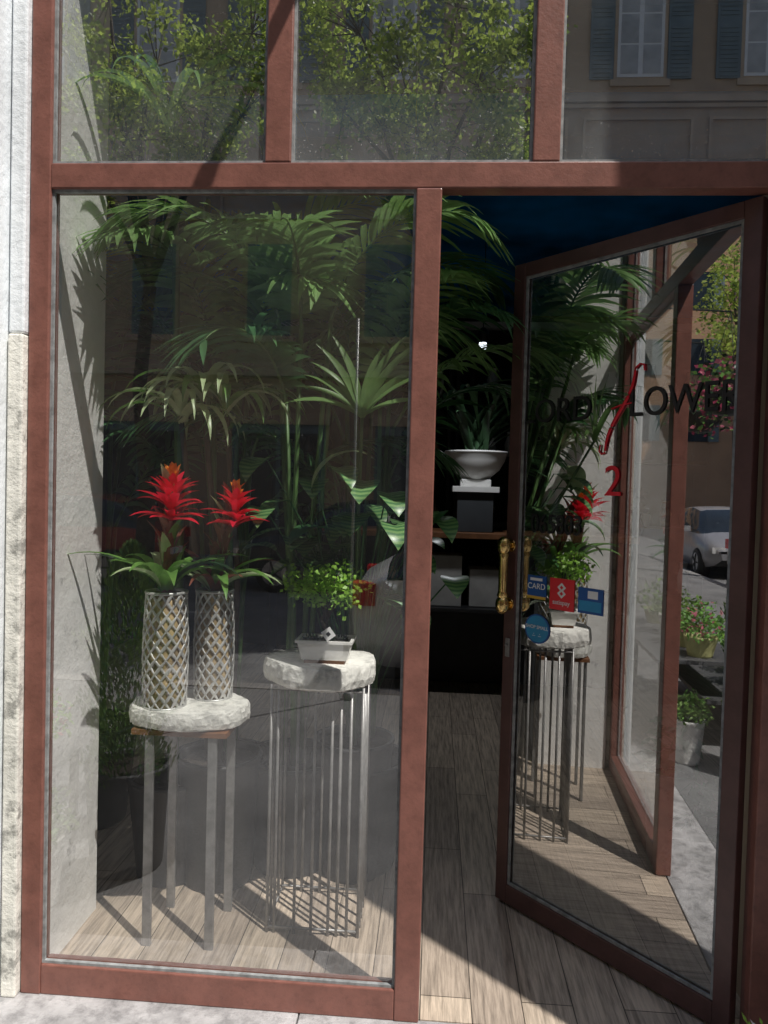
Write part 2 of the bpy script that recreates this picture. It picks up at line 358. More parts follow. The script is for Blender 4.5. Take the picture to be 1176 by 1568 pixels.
GM=[G1,G2,M('palm_stem',(.10,.20,.06),.4,var=.3),potblack,soil]
def kentia(name,c,specs,hpot=.45,top=None,extra=None):
    mb=MB(); pot(mb,(c[0],c[1],-.06),.15,.2,hpot,3,4); tc=top or c
    for(az,h,e0,e1,L,mi,ll) in specs:
        b=(c[0]+U(-.05,.05),c[1]+U(-.05,.05),hpot-.1); q=(tc[0]+math.cos(math.radians(az))*.1,tc[1]+math.sin(math.radians(az))*.1,h)
        mid=((b[0]+q[0])/2+U(-.02,.02),(b[1]+q[1])/2,(b[2]+h)/2)
        mb.tube([b,mid,q],[.013,.011,.009],6,2); frond(mb,q,az,e0,e1,L,30,ll,.027,mi,start=.10)
    if extra: extra(mb)
    return mb.obj(name,GM)
kentia('kentia_palm',(-.85,2.98),[(95,1.9,75,-10,1.3,0,.42),(40,1.75,72,-25,1.2,0,.42),(-10,1.6,74,-40,1.2,1,.40),(-50,1.8,78,-35,.85,1,.34),(-110,1.95,80,-35,.80,1,.34),(-160,1.8,72,-35,1.1,0,.42),(160,1.7,70,-20,1.2,0,.42),(10,1.3,62,-35,1.0,0,.38),(200,1.35,66,-30,1.0,0,.38),(-20,2.1,78,-30,.9,1,.38),(-165,2.1,78,-20,.9,1,.38)])
def fan(mb):
    P=(-.25,2.46,1.74); mb.tube([(-.30,3.0,.3),(-.29,2.8,1.1),P],[.009,.007,.006],6,2)
    for th in(-82,-64,-50,-37,-24,-11,3,16,29,43,58,76):
        strap(mb,P,(0 if th>0 else math.pi)+U(-.2,.2),90-abs(th)*.7,90-abs(th)-30,U(.24,.33),.03,1,10,.3,side=(0,.35,.3) if abs(th)>50 else (1,.4,0))
kentia('kentia_palm',(-.28,3.05),[(90,1.8,75,-10,1.2,0,.42),(30,1.55,68,-40,1.0,0,.36),(-5,1.75,62,-50,.9,1,.30),(-60,1.85,74,-20,.75,1,.32),(-120,1.9,76,-25,.95,1,.38),(180,1.7,70,-15,1.2,0,.42),(-150,1.35,62,-30,1.0,0,.36),(-30,1.9,70,-35,.65,0,.30),(-170,2.05,76,-20,.9,1,.38)],.45,None,fan)
kentia('kentia_palm',(-1.55,3.3),[(-30,1.9,76,-20,1.2,0,.42),(-80,1.7,72,-25,1.1,0,.42),(20,1.7,70,-20,1.2,0,.42),(-10,1.3,66,-30,1.0,0,.4)])
kentia('kentia_palm',(-.56,3.02),[(-90,2.05,80,-40,.55,1,.30),(-20,2.1,72,-45,.75,1,.32),(-160,2.1,72,-45,.75,1,.32),(-120,1.8,70,-50,.5,0,.28),(20,2.0,66,-30,.8,0,.34),(170,1.95,66,-30,.8,0,.34)],.45,(-.48,2.66))
mb=MB(); pot(mb,(-1.02,2.88,-.06),.13,.17,.4,3,4)
mb.tube([(-1.02,2.88,.3),(-1.0,2.86,1.2),(-.95,2.58,2.68)],[.022,.018,.013],8,2)
for az in range(0,360,20): 
    L=U(.5,.68) if not 200<az<340 else .42
    strap(mb,(-.95,2.53,2.70),math.radians(az+U(-10,10)),U(62,82),U(-80,-60),L,.036,random.choice([0,1,1]),12)
mb.obj('dracaena_tree',GM)
mb=MB(); c=(-.82,2.56); pot(mb,(c[0],c[1]+.30,-.06),.13,.16,.5,2,3)
for dx,dy,h in((0,0,1.80),(.08,.0,1.76),(-.08,.0,1.73)):
    mb.tube([(c[0]+dx*.5,c[1]+.30,.35),(c[0]+dx,c[1]+dy+.2,1.2),(c[0]+dx,c[1]+dy,h)],[.016,.012,.01],8,4)
    for k in range(20):
        az=math.radians(k*137.5+U(-10,10)); strap(mb,(c[0]+dx,c[1]+dy,h-.02*rnd()),az,U(40,78),U(-88,-60),U(.28,.38),U(.030,.040),random.choice([0,1,1]),10)
mb.obj('dracaena_plant',[G3,G3b,potblack,soil,bark])

# ------------------------------------------------------------ display stands
def slab(mb,c,rx,ry,z0,z1,mi,n=72,seed=1):
    random.seed(seed); b=len(mb.v)
    jit=[1+.035*math.sin(3*2*math.pi*k/n+seed)+.02*math.sin(7*2*math.pi*k/n+2*seed)+U(-.012,.012) for k in range(n)]
    levels=[(0,z0),(.9,z0),(.975,z0+(z1-z0)*.1),(1.0,z0+(z1-z0)*.4),(.99,z0+(z1-z0)*.75),(.975,z1-.006),(.955,z1),(.5,z1+.001),(0,z1)]
    for li,(s,z) in enumerate(levels):
        for k in range(n):
            a=2*math.pi*k/n; j=jit[k]*(1+(U(-.014,.014) if 1<li<6 else 0)); x=rx*s*j*math.cos(a); y=ry*s*j*math.sin(a)
            if y>0: y*=.92
            mb.v.append((c[0]+x,c[1]+y,z+(U(-.003,.003) if 1<li<6 else 0)))
    for i in range(len(levels)-1):
        for k in range(n):
            k2=(k+1)%n; mb.face([b+i*n+k,b+i*n+k2,b+(i+1)*n+k2,b+(i+1)*n+k],mi,i<1 or i>5)
mb=MB(); F=-.06
slab(mb,(-.83,2.52),.207,.168,.682,.746,0,seed=3)
for x,y in((-.93,2.40),(-.715,2.40),(-.93,2.63),(-.715,2.63)):
    mb.box(x-.015,x+.015,y-.007,y+.007,F,.66,1)
mb.box(-.99,-.665,2.385,2.645,.661,.680,2)
o=mb.obj('plant_stand',[stone,steel,woodm]); bevel(o,.0015,1)
mb=MB(); slab(mb,(-.385,2.62),.20,.19,.815,.895,0,seed=5)
xs=[-.545,-.52,-.45,-.39,-.33,-.30,-.265,-.225]
for x in xs: mb.tube([(x,2.52,F),(x,2.52,.816)],.0055,8,1)
for x in (-.545,-.47,-.40,-.33,-.225): mb.tube([(x,2.79,F),(x,2.79,.816)],.0055,8,1)
for y in(2.58,2.64,2.71):
    for x in(-.545,-.225): mb.tube([(x,y,F),(x,y,.816)],.0055,8,1)
for z in(F+.02,.80):
    mb.tube([(-.545,2.52,z),(-.225,2.52,z),(-.225,2.79,z),(-.545,2.79,z),(-.545,2.52,z)],.005,6,1)
mb.obj('plant_stand',[stone,steel])
random.seed(11)
# ------------------------------------------------------------ lattice vases with bromeliads
def vase(name,c,r,h):
    mb=MB(); z=c[2]
    def R(t): return r*(.94+.10*math.sin(math.pi*min(1,t*1.1))*.8 - .02*t)
    mb.lathe((c[0],c[1],z),[(0,.002),(r*.88,.002)]+[(R(t/12)-.004,h*t/12) for t in range(13)]+[(r*.85,h-.03),(0,h-.03)],36,1)
    K=13
    for sg in(-1,1):
        for k in range(K):
            pts=[]
            for i in range(25):
                t=i/24; a=2*math.pi*k/K+sg*t*2*math.pi*.62
                pts.append((c[0]+R(t)*math.cos(a),c[1]+R(t)*math.sin(a),z+h*t))
            b=len(mb.v)
            for i,pp in enumerate(pts):
                pa=Vector(pts[max(i-1,0)]); pb=Vector(pts[min(i+1,24)]); tg=(pb-pa).normalized(); nn=Vector((pp[0]-c[0],pp[1]-c[1],0)).normalized(); s=tg.cross(nn)
                P=Vector(pp)+nn*(.001 if sg>0 else 0); wv=.0044*(1+.45*math.sin(i*1.57+k))
                for q in(P+s*wv+nn*.0,P+s*wv*.55+nn*.003,P-s*wv*.55+nn*.003,P-s*wv): mb.v.append(tuple(q))
            for i in range(24):
                for j in range(3): mb.face([b+i*4+j,b+i*4+j+1,b+i*4+j+5,b+i*4+j+4],0,True)
    for t in(0,1):
        rr=R(t); mb.lathe((c[0],c[1],z+h*t-.004),[(rr-.007,0),(rr+.004,0),(rr+.005,.004),(rr+.004,.009),(rr-.007,.009),(rr-.007,0)],36,0)
    return mb.obj(name,[silver,gold])
vase('lattice_vase',(-.90,2.45,.747),.073,.387); vase('lattice_vase',(-.77,2.575,.747),.068,.38)
def brom(name,c,top,sc,long=[]):
    mb=MB(); n=15; base=Vector(c)
    for k in range(n):
        az=math.radians(k*137.5+20); strap(mb,(base.x,base.y,base.z-.02),az,U(55,80),U(-45,5),U(.24,.34)*sc,U(.04,.055)*sc,random.choice([0,0,3,4]),10,.5)
    for(az,e0,e1,L,wd) in long: strap(mb,(base.x,base.y,base.z),math.radians(az),e0,e1,L,wd,random.choice([0,5]),14,.45)
    T=Vector(top); mb.tube([base,base.lerp(T,.6)+Vector((0,0,.02)),T-Vector((0,0,.10*sc))],[.02,.014,.01],8,3)
    for k in range(16):
        az=math.radians(k*137.5); q=base.lerp(T,.05+.045*k); strap(mb,q,az,84,46,.18*sc,.046*sc,random.choice([3,3,0,4]),6,.5)
    for tier,(zz,nn,L,e0,e1,mi) in enumerate(((-.11,10,.135,24,-12,1),(-.085,9,.13,38,0,1),(-.06,9,.11,54,18,1),(-.035,8,.09,66,35,1),(-.012,7,.075,76,52,2),(.005,6,.06,84,66,2))):
        for k in range(nn):
            az=2*math.pi*(k+.5*(tier%2))/nn+U(-.15,.15); strap(mb,(T.x,T.y,T.z+(zz+U(-.008,.008))*sc),az,e0+U(-12,12),e1+U(-18,14),L*sc*U(.8,1.1),.036*sc,mi,7,.4)
    return mb.obj(name,[G3,RED,ORG,PURP,G3b,G4])
brom('bromeliad',(-.90,2.45,1.12),(-.87,2.40,1.50),1.05,[(200,55,-25,.42,.022),(178,48,-10,.36,.02),(-20,60,-40,.36,.04)])
brom('bromeliad',(-.77,2.575,1.115),(-.67,2.46,1.465),.9,[(-35,50,-35,.34,.042),(-65,55,-60,.30,.045),(10,45,-55,.32,.04)])

# bonsai
mb=MB(); c=(-.365,2.56); z=.897
b=len(mb.v)
for(hx,hy,zz) in((.078,.05,.012),(.092,.06,.07),(.099,.066,.071),(.099,.066,.08),(.088,.055,.08),(.086,.053,.068)):
    for sx,sy in((-1,-1),(1,-1),(1,1),(-1,1)): mb.v.append((c[0]+sx*hx,c[1]+sy*hy,z+zz))
for i in range(5):
    for k in range(4): mb.face([b+4*i+k,b+4*i+(k+1)%4,b+4*i+4+(k+1)%4,b+4*i+4+k],0)
mb.face([b,b+3,b+2,b+1],0); mb.face([b+20,b+21,b+22,b+23],1)
mb.box(c[0]-.07,c[0]+.07,c[1]-.045,c[1]+.045,z-.001,z+.012,3)
mb.tube([(c[0]-.01,c[1],z+.06),(c[0]+.006,c[1],z+.10),(c[0]-.016,c[1],z+.14),(c[0]+.004,c[1],z+.20)],[.013,.010,.008,.005],8,2)
for k in range(46):
    a=U(0,6.28); rr=math.sqrt(rnd())*.13; q=Vector((c[0]+rr*math.cos(a)-.01,c[1]+rr*math.sin(a)*.8,1.165+.10*(1-(rr/.13)**2)*U(-.6,1)+U(-.04,.02)))
    mb.tube([(c[0],c[1],z+U(.13,.2)),tuple(Vector((c[0],c[1],z+.2)).lerp(q,.5)+Vector((0,0,.01))),tuple(q)],[.003,.002,.0012],5,2)
    for j in range(26): mb.leaf(q+Vector((random.gauss(0,.022),random.gauss(0,.022),random.gauss(0,.015))),U(.014,.022),4,.8)
for k in range(60): mb.leaf((c[0]+U(-.07,.07),c[1]+U(-.04,.04),z+.075),.02,5,.4,Vector((U(-1,1),U(-1,1),1)))
o=mb.obj('bonsai_tree',[potwhite,soil,bark,woodm,GB,G4])
mb=MB(); 
t=Vector((c[0]+.015,c[1]-.06,z+.105)); r=.026
mb.v=[(t.x-r,t.y,t.z+.004),(t.x-.004,t.y,t.z-r),(t.x+r,t.y,t.z-.004),(t.x+.004,t.y,t.z+r)]; mb.face([0,1,2,3],0)
mb.v+=[(t.x-.009,t.y-.0008,t.z),(t.x,t.y-.0008,t.z-.009),(t.x+.009,t.y-.0008,t.z),(t.x,t.y-.0008,t.z+.009)]; mb.face([4,5,6,7],1)
mb.obj('price_tag',[whitest,letter],o)

# calathea / broad patterned leaves
CM=[M('calathea_dark',(.06,.17,.06),.35,var=.2,scale=12,transl=.15),M('calathea_light',(.17,.31,.11),.35,var=.2,scale=12,transl=.15),potblack,soil,G3b]
mb=MB(); pot(mb,(-.30,2.98,-.06),.12,.16,.55,2,3)
def blade(mb,q,az,e0,e1,L,wd,mis):
    n=18; pts=arch(q,az,e0,e1,L,n); ws=[max(.002,wd*math.sin(math.pi*(i/n)**.8)) for i in range(n+1)]
    mb.ribbon(pts,ws,(-math.sin(az),math.cos(az),0),0,.2,mis)
for k in range(50):
    az=U(0,6.28); d=U(.05,.36); h=U(1.05,1.5)-d*.2; q=Vector((-.27+d*math.cos(az),2.84+d*.45*math.sin(az),h))
    mb.tube([(-.3,2.98,.45),((q.x-.3)/2,(q.y+2.98)/2,h*.8),tuple(q)],[.004,.0035,.003],5,0)
    blade(mb,q,az if rnd()<.4 else math.radians(-90+U(-50,50)),U(-10,35),U(-75,-35),U(.14,.20),U(.085,.125),[0,1] if rnd()<.7 else [0])
for (x,y,z,a) in ((-.17,2.60,1.49,-60),(-.24,2.58,1.53,-100),(-.14,2.56,1.38,-80),(-.43,2.62,1.52,-95),(-.52,2.64,1.45,-130),(-.60,2.60,1.60,-120),(-.36,2.58,1.57,-70),(-.60,2.60,1.42,-100)):
    mb.tube([(-.3,2.98,.45),((x-.3)/2,(y+2.98)/2,z*.8),(x,y,z)],[.004,.0035,.003],5,0)
    blade(mb,Vector((x,y,z)),math.radians(a+U(-15,15)),U(-5,25),U(-90,-60),U(.15,.19),U(.10,.12),[0,1])
blade(mb,Vector((-.42,2.50,1.50)),math.radians(20),75,-20,.26,.085,[4]); mb.tube([(-.3,2.98,.45),(-.40,2.8,1.1),(-.42,2.50,1.5)],.004,5,0)
mb.obj('calathea_plant',CM)
mb=MB(); cc=Vector((-.13,3.3,1.98)); ring=[(cc.x+.15*math.cos(a*math.pi/20),cc.y,cc.z+.15*math.sin(a*math.pi/20)) for a in range(41)]
mb.tube(ring,.006,6,0,False)
for k in range(16): a=k*math.pi/8; mb.tube([tuple(cc),(cc.x+.15*math.cos(a),cc.y,cc.z+.15*math.sin(a))],.0015,4,0)
mb.tube([(cc.x,cc.y-.03,cc.z),(cc.x,cc.y+.03,cc.z)],.016,10,0); mb.tube([(cc.x,cc.y,cc.z+.15),(cc.x,cc.y,3.8)],.0015,4,0)
mb.obj('bicycle_wheel',[steel])

# ------------------------------------------------------------ interior furniture
mb=MB(); mb.box(-.9,1.5,5.5,6.1,1.155,1.20,0)
for x in(-.85,-.1,.72,1.45):
    for y in(5.55,6.05): mb.box(x-.02,x+.02,y-.02,y+.02,-.06,1.153,1)
mb.box(-.83,1.43,5.53,6.07,.60,.63,1); mb.box(-.83,1.43,6.03,6.05,-.05,.598,1); o=mb.obj('counter_table',[woodm,blackm]); bevel(o,.004)
mb=MB(); mb.box(-.05,.22,5.6,5.9,.632,1.02,0); mb.box(.28,.50,5.62,5.9,.632,.92,0); mb.box(.55,.70,5.62,5.9,.632,.98,0); o=mb.obj('storage_boxes',[M('cardboard_white',(.5,.49,.47),.8,var=.1),blackm]); bevel(o,.006)
mb=MB(); mb.box(.17,.44,5.6,5.86,1.202,1.50,1); mb.box(.13,.48,5.56,5.90,1.502,1.545,0); mb.box(.19,.42,5.62,5.84,1.546,1.60,0); o=mb.obj('pedestal',[potwhite,darkwall]); bevel(o,.003)
mb=MB(); BC=(.307,5.73); mb.lathe((*BC,1.602),[(0,0),(.11,0),(.12,.02),(.18,.07),(.22,.14),(.235,.195),(.242,.20),(.242,.212),(.225,.212),(.22,.19)],40,0); mb.lathe((*BC,1.795),[(0,0),(.22,0)],40,1)
for k in range(60): strap(mb,(BC[0]+U(-.07,.07),BC[1]+U(-.07,.07),1.79),U(0,6.28),U(55,85),U(-30,40),U(.4,.75),.055,2,8,.4)
mb.obj('bowl_planter',[potwhite,soil,M('dark_strap_leaf',(.035,.075,.035),.3,var=.3)])
mb=MB()
for i in range(6):
    x=-.7+i*.3+(.75 if i>2 else 0); c0=(x,5.8,1.202); h=U(.15,.35); mb.lathe(c0,[(0,0),(.05,0),(.06,h*.4),(.03,h*.8),(.04,h)],16,i%3)
    for k in range(18): mb.leaf((x+U(-.08,.08),5.8+U(-.08,.08),1.2+h+U(0,.2)),.09,3)
mb.obj('counter_vases',[potblack,potwhite,dkglass,G4])
mb=MB()
for x in(-2.2,-1.2,-.2,.5,1.4,2.1):
    for zz in(.6,1.2,1.8,2.4): 
        mb.box(x-.3,x+.3,6.75,7.08,zz,zz+.03,0)
        for k in range(3):
            h=U(.1,.3); xx=x-.18+k*.18; mb.lathe((xx,6.9,zz+.031),[(0,0),(.04,0),(.055,h*.5),(.03,h*.85),(.035,h)],12,random.choice([1,2,2,3]))
    for xx in(x-.33,x+.30): mb.box(xx,xx+.03,6.74,7.09,-.06,2.6,0)
mb.obj('wall_shelving',[blackm,potwhite,potblack,gold])
mb=MB(); mb.tube([(.29,5.0,3.2),(.29,5.0,2.60)],.003,6,0); mb.lathe((.29,5.0,2.50),[(.03,0),(.04,.03),(.035,.08),(.012,.10),(0,.10)],20,0); mb.lathe((.29,5.0,2.45),[(0,0),(.02,.008),(.026,.03),(.024,.05),(0,.05)],20,1)
mb.obj('pendant_lamp',[blackm,emis('lamp_glow',(.85,.93,1),2.5)])
pl=bpy.data.lights.new('pendant_lamp_light','SPOT'); pl.energy=24; pl.color=(.92,.95,1); pl.spot_size=math.radians(150); pl.spot_blend=.6; pl.shadow_soft_size=.04; po=bpy.data.objects.new('pendant_lamp_light',pl); COL.objects.link(po); po.location=(.29,5.0,2.42)
for i,(x,y,r,h) in enumerate(((1.06,2.80,.085,.34),(1.02,3.15,.10,.42))):
    mb=MB(); pot(mb,(x,y,-.06),r*.8,r,h,0,1); 
    for k in range(60): mb.leaf((x+U(-r,r),y+U(-r,r),h-.08+U(0,.22)),.08,2,.4)
    mb.obj('white_planter',[potconc,soil,G1])
mb=MB(); pot(mb,(.915,1.87,-.06),.06,.075,.12,0,1)
for k in range(340): 
    a=U(0,6.28); r=min(.12,abs(random.gauss(0,.055))); mb.leaf((.915+r*math.cos(a),1.87+r*math.sin(a),.06+U(0,.11)*(1-r*3)),U(.018,.034),random.choice([2,2,2,3]) if rnd()<.9 else 3,.45,Vector((math.cos(a),math.sin(a),1)))
mb.obj('flowering_plant',[potconc,soil,GB,whitest])

# ------------------------------------------------------------ outside: planter, plant shelf
mb=MB(); pot(mb,(-1.22,1.38,-.06),.14,.165,.42,0,1)
for k in range(8000):
    t=rnd(); zz=.30+t*.95; R=.17*(math.sin(math.pi*min(1,.25+t*.75))**.6)*(1+.18*math.sin(zz*23)+.12*math.sin(zz*9)); a=U(0,6.28); r=R*math.sqrt(U(.35,1))*(1+.15*math.sin(a*5+zz*14))
    mb.leaf((-1.22+r*math.cos(a),1.38+r*math.sin(a),zz),U(.018,.035),2 if rnd()<.8 else 3,.3,Vector((math.cos(a)*.5,math.sin(a)*.5,1)))
mb.obj('potted_conifer',[potgrey,soil,GS,G1])
e=empty('flower_shelf')
mb=MB()
for i,(zz,y0,y1) in enumerate(((.26,.95,1.55),(.50,1.30,1.85))): mb.box(-3.3,-1.62,y0,y1,zz-.025,zz,0)
for x in(-3.28,-2.45,-1.66): mb.box(x,x+.03,.97,1.0,-.06,.233,1); mb.box(x,x+.03,1.80,1.83,-.06,.473,1)
mb.obj('shelf_boards',[potgrey,blackm],e)
def potted(name,x,y,z,r,h,n,pm,lm,fm,sp,ff=.25,par=None):
    mb=MB(); pot(mb,(x,y,z),r*.75,r,h,0,1,20)
    for k in range(n):
        a=U(0,6.28); rr=sp*math.sqrt(rnd()); mb.leaf((x+rr*math.cos(a),y+rr*math.sin(a),z+h+U(-.02,1)*sp*1.5*(1-(rr/sp)**2*.6)),U(.025,.045),3 if rnd()<ff else 2,.5)
    mb.obj(name,[pm,soil,lm,fm],par)
ypot=M('yellow_pot',(.45,.44,.2),.5)
for i,(x,y,z) in enumerate(((-1.75,1.15,.26),(-2.05,1.2,.26),(-2.4,1.1,.26),(-2.8,1.2,.26),(-1.78,1.55,.50),(-2.1,1.55,.50),(-2.5,1.55,.50),(-3.0,1.55,.50))):
    potted('flower_pot',x,y,z,U(.08,.11),U(.11,.15),330,random.choice([potwhite,potconc,ypot]),random.choice([GS,GB,G3]),random.choice([PINK,GS,GB]),U(.13,.18),.2,e)
for (x,y,r,h) in ((-1.42,1.70,.09,.26),(-1.45,1.0,.12,.22),(-1.62,.60,.10,.28)):
    potted('white_pot',x,y,-.062,r,h,380,potconc,GS,G3,.12,.3)
for i,(x,y,z) in enumerate(((-2.1,1.35,2.25),(-2.9,1.3,2.2))):
    mb=MB(); mb.lathe((x,y,z-.2),[(0,0),(.09,.02),(.14,.1),(.15,.16)],20,0)
    for q in(0,2.1,4.2): mb.tube([(x+.15*math.cos(q),y+.15*math.sin(q),z-.04),(x,y,z+.5)],.002,4,0)
    mb.tube([(x,y,z+.5),(x,2.12,z+.55)],.006,6,0)
    for k in range(600): a=U(0,6.28); rr=.28*math.sqrt(rnd()); mb.leaf((x+rr*math.cos(a),y+rr*math.sin(a),z+U(-.22,.2)*(1.2-rr*2)),U(.025,.05),random.choice([1,4,4,1,2,3]),.7)
    mb.obj('hanging_flower_basket',[blackm,G3,MAG,PINK,G4])

# ------------------------------------------------------------ slim street pole
mb=MB(); mb.tube([(-.60,-1.15,-.06),(-.60,-1.15,2.75)],.011,14,0); mb.lathe((-.60,-1.15,2.75),[(.011,0),(.008,.006),(0,.008)],14,0); mb.lathe((-.60,-1.15,-.06),[(.05,0),(.05,.02),(.02,.05)],16,0)
mb.obj('street_pole',[M('galvanised_pole',(.38,.38,.38),.4,metal=.2)])

# ------------------------------------------------------------ cars
tyre=M('tyre',(.02,.02,.02),.85); rim=M('alloy_rim',(.5,.5,.52),.3,metal=.7); tail=M('tail_lamp',(.55,.01,.015),.2); head=M('head_lamp',(.6,.6,.6),.1); cglass=M('car_glass',(.02,.025,.03),.06)
def car(loc,rot,col):
    paint=M('car_paint',col,.25,metal=.2,var=.05); mb=MB()
    S=[(-2.05,.42,.72,.74,.70,.60),(-1.98,.28,.88,.92,.80,.66),(-1.75,.24,.95,1.05,.85,.62),(-1.35,.22,.97,1.38,.87,.60),(-.85,.2,.96,1.47,.88,.60),(-.1,.2,.95,1.50,.88,.60),(.45,.2,.94,1.43,.88,.59),(.95,.2,.93,1.16,.88,.62),(1.25,.22,.92,.96,.87,.66),(1.7,.24,.84,.87,.84,.62),(1.98,.30,.70,.74,.76,.55),(2.08,.42,.58,.6,.62,.5)]
    b=len(mb.v)
    for x,zb,zl,zr,hw,hr in S:
        for y,z in((-hw*.92,zb),(-hw,zb+.18),(-hw*1.01,(zb+zl)/2+.05),(-hw*.97,zl),(-hr,zr-.03),(-hr*.8,zr),(0,zr+.02),(hr*.8,zr),(hr,zr-.03),(hw*.97,zl),(hw*1.01,(zb+zl)/2+.05),(hw,zb+.18),(hw*.92,zb)): mb.v.append((x,y,z))
    n=13
    for i in range(len(S)-1):
        for k in range(n-1):
            mi=0
            if k in(3,8) and 2<=i<=7: mi=1
            if k in(4,5,6,7) and i in(2,6,7): mi=1
            mb.face([b+i*n+k,b+i*n+k+1,b+(i+1)*n+k+1,b+(i+1)*n+k],mi,True)
        mb.face([b+i*n,b+(i+1)*n,b+(i+1)*n+n-1,b+i*n+n-1],2)
    mb.face([b+k for k in range(n)],0); mb.face([b+(len(S)-1)*n+k for k in range(n)][::-1],0)
    for sx in(-1.3,1.32):
        for sy in(-1,1):
            y0,y1=sy*.66,sy*.90
            mb.tube([(sx,y0,.31),(sx,y1-sy*.03,.31),(sx,y1,.31)],[.31,.31,.285],28,2)
            mb.tube([(sx,y1,.31),(sx,y1+sy*.006,.31)],.20,20,3)
            for q in range(5):
                a=q*1.2566; mb.tube([(sx,y1+sy*.012,.31),(sx+.19*math.cos(a),y1+sy*.012,.31+.19*math.sin(a))],.018,5,2)
    for sy in(-1,1):
        mb.box(-2.04,-1.84,min(sy*.60,sy*.83),max(sy*.60,sy*.83),.74,.92,4); mb.box(1.86,2.03,min(sy*.5,sy*.76),max(sy*.5,sy*.76),.55,.68,5)
        mb.box(.62,.78,min(sy*.88,sy*1.02),max(sy*.88,sy*1.02),.95,1.07,0)
    mb.box(-2.085,-2.02,-.26,.26,.50,.61,6); mb.box(-2.10,-1.9,-.75,.75,.30,.40,2)
    o=mb.obj('parked_car',[paint,cglass,tyre,rim,tail,head,whitest],None,loc,rot)
car((1.38,-2.5,-.185),0,(.74,.75,.76)); car((-9.9,-2.5,-.185),0,(.5,.5,.5)); car((6.8,-2.5,-.185),0,(.03,.03,.035))
car((-6.5,-8.2,-.185),math.pi,(.25,.03,.03)); car((-1.2,-8.2,-.185),math.pi,(.04,.045,.05)); car((4.5,-8.2,-.185),math.pi,(.55,.55,.54)); car((-15,-2.5,-.185),0,(.3,.3,.32))

# ------------------------------------------------------------ building across the street
e=empty('apartment_building')
YB=-12
w=MB(); w.box(-34,30,YB-8,YB,-.2,18,0); w.obj('walls',[tan],e)
w=MB()
for zz,h,p in((3.95,.30,.14),(9.85,.14,.12),(9.75,.08,.07),(13.6,.2,.12),(17.6,.5,.6)): w.box(-34.02,30.02,YB+.002,YB+p,zz,zz+h,0)
for i in range(-12,10):
    xc=4.08+2.62*i
    if -33<xc<29:
        for xa,xb,za,zb in ((-1.15,1.15,9.5,9.56),(-1.15,1.15,7.4,7.46),(-1.15,-1.09,7.46,9.5),(1.09,1.15,7.46,9.5)): w.box(xc+xa,xc+xb,YB+.001,YB+.05,za,zb,0)
w.obj('cornices',[trim],e)
w=MB(); 
for i in range(-14,10):
    xc=4.08+2.62*i
    if not -33<xc<29: continue
    for zs,hh in((10.35,2.25),(14.2,1.9),(4.85,2.0)):
        w.box(xc-.62,xc+.62,YB+.001,YB+.05,zs-.14,zs-.002,1)
        w.box(xc-.55,xc+.55,YB+.003,YB+.02,zs,zs+hh,1)
        closed=zs<9
        if not closed:
            w.box(xc-.48,xc+.48,YB+.021,YB+.03,zs+.05,zs+hh-.08,2)
            for sx in(-.235,.235):
                for a,b in((.0,.30),(.32,.62),(.64,.94)):
                    w.box(xc+sx-.185,xc+sx+.185,YB+.031,YB+.036,zs+.12+(hh-.25)*a,zs+.12+(hh-.25)*b,3)
        for sg in(-1,1):
            xa=xc+sg*(.005 if closed else .56); xb=xc+sg*(.49 if closed else 1.06); xl,xr=min(xa,xb),max(xa,xb)
            w.box(xl,xr,YB+.0215,YB+.045,zs,zs+hh,5)
            for k in range(int(hh/.09)): 
                if abs(k*.09-hh/2)>.08: w.box(xl+.06,xr-.06,YB+.0455,YB+.056,zs+.04+k*.09,zs+.095+k*.09,5)
w.obj('windows',[tan,trim,white,curtain,dkglass,shut],e)
w=MB()
for i in range(-12,10):
    xc=2.9+3.2*i
    if -33<xc<29: w.box(xc-1.05,xc+1.05,YB+.002,YB+.02,-.05,2.9,0); w.box(xc-1.15,xc+1.15,YB+.0215,YB+.05,2.9,3.15,1); w.box(xc-.9,xc-.05,YB+.021,YB+.03,.3,2.7,2); w.box(xc+.05,xc+.9,YB+.021,YB+.03,.3,2.7,2)
w.obj('shopfronts',[shut,trim,dkglass],e)
e2=empty('corner_building'); w=MB(); w.box(-60,-38,-16,10,-.2,17,0); w.obj('walls',[M('orange_facade',(.45,.27,.16),.9,var=.1,scale=.5)],e2)
w=MB()
for k in range(8):
    for zs in(4.5,8,11.5): 
        y=-14+k*3; w.box(-37.998,-37.95,y-.5,y+.5,zs,zs+1.9,0); w.box(-37.997,-37.93,y-1.05,y-.52,zs,zs+1.9,1); w.box(-37.997,-37.93,y+.52,y+1.05,zs,zs+1.9,1)
w.obj('windows',[dkglass,shut],e2)

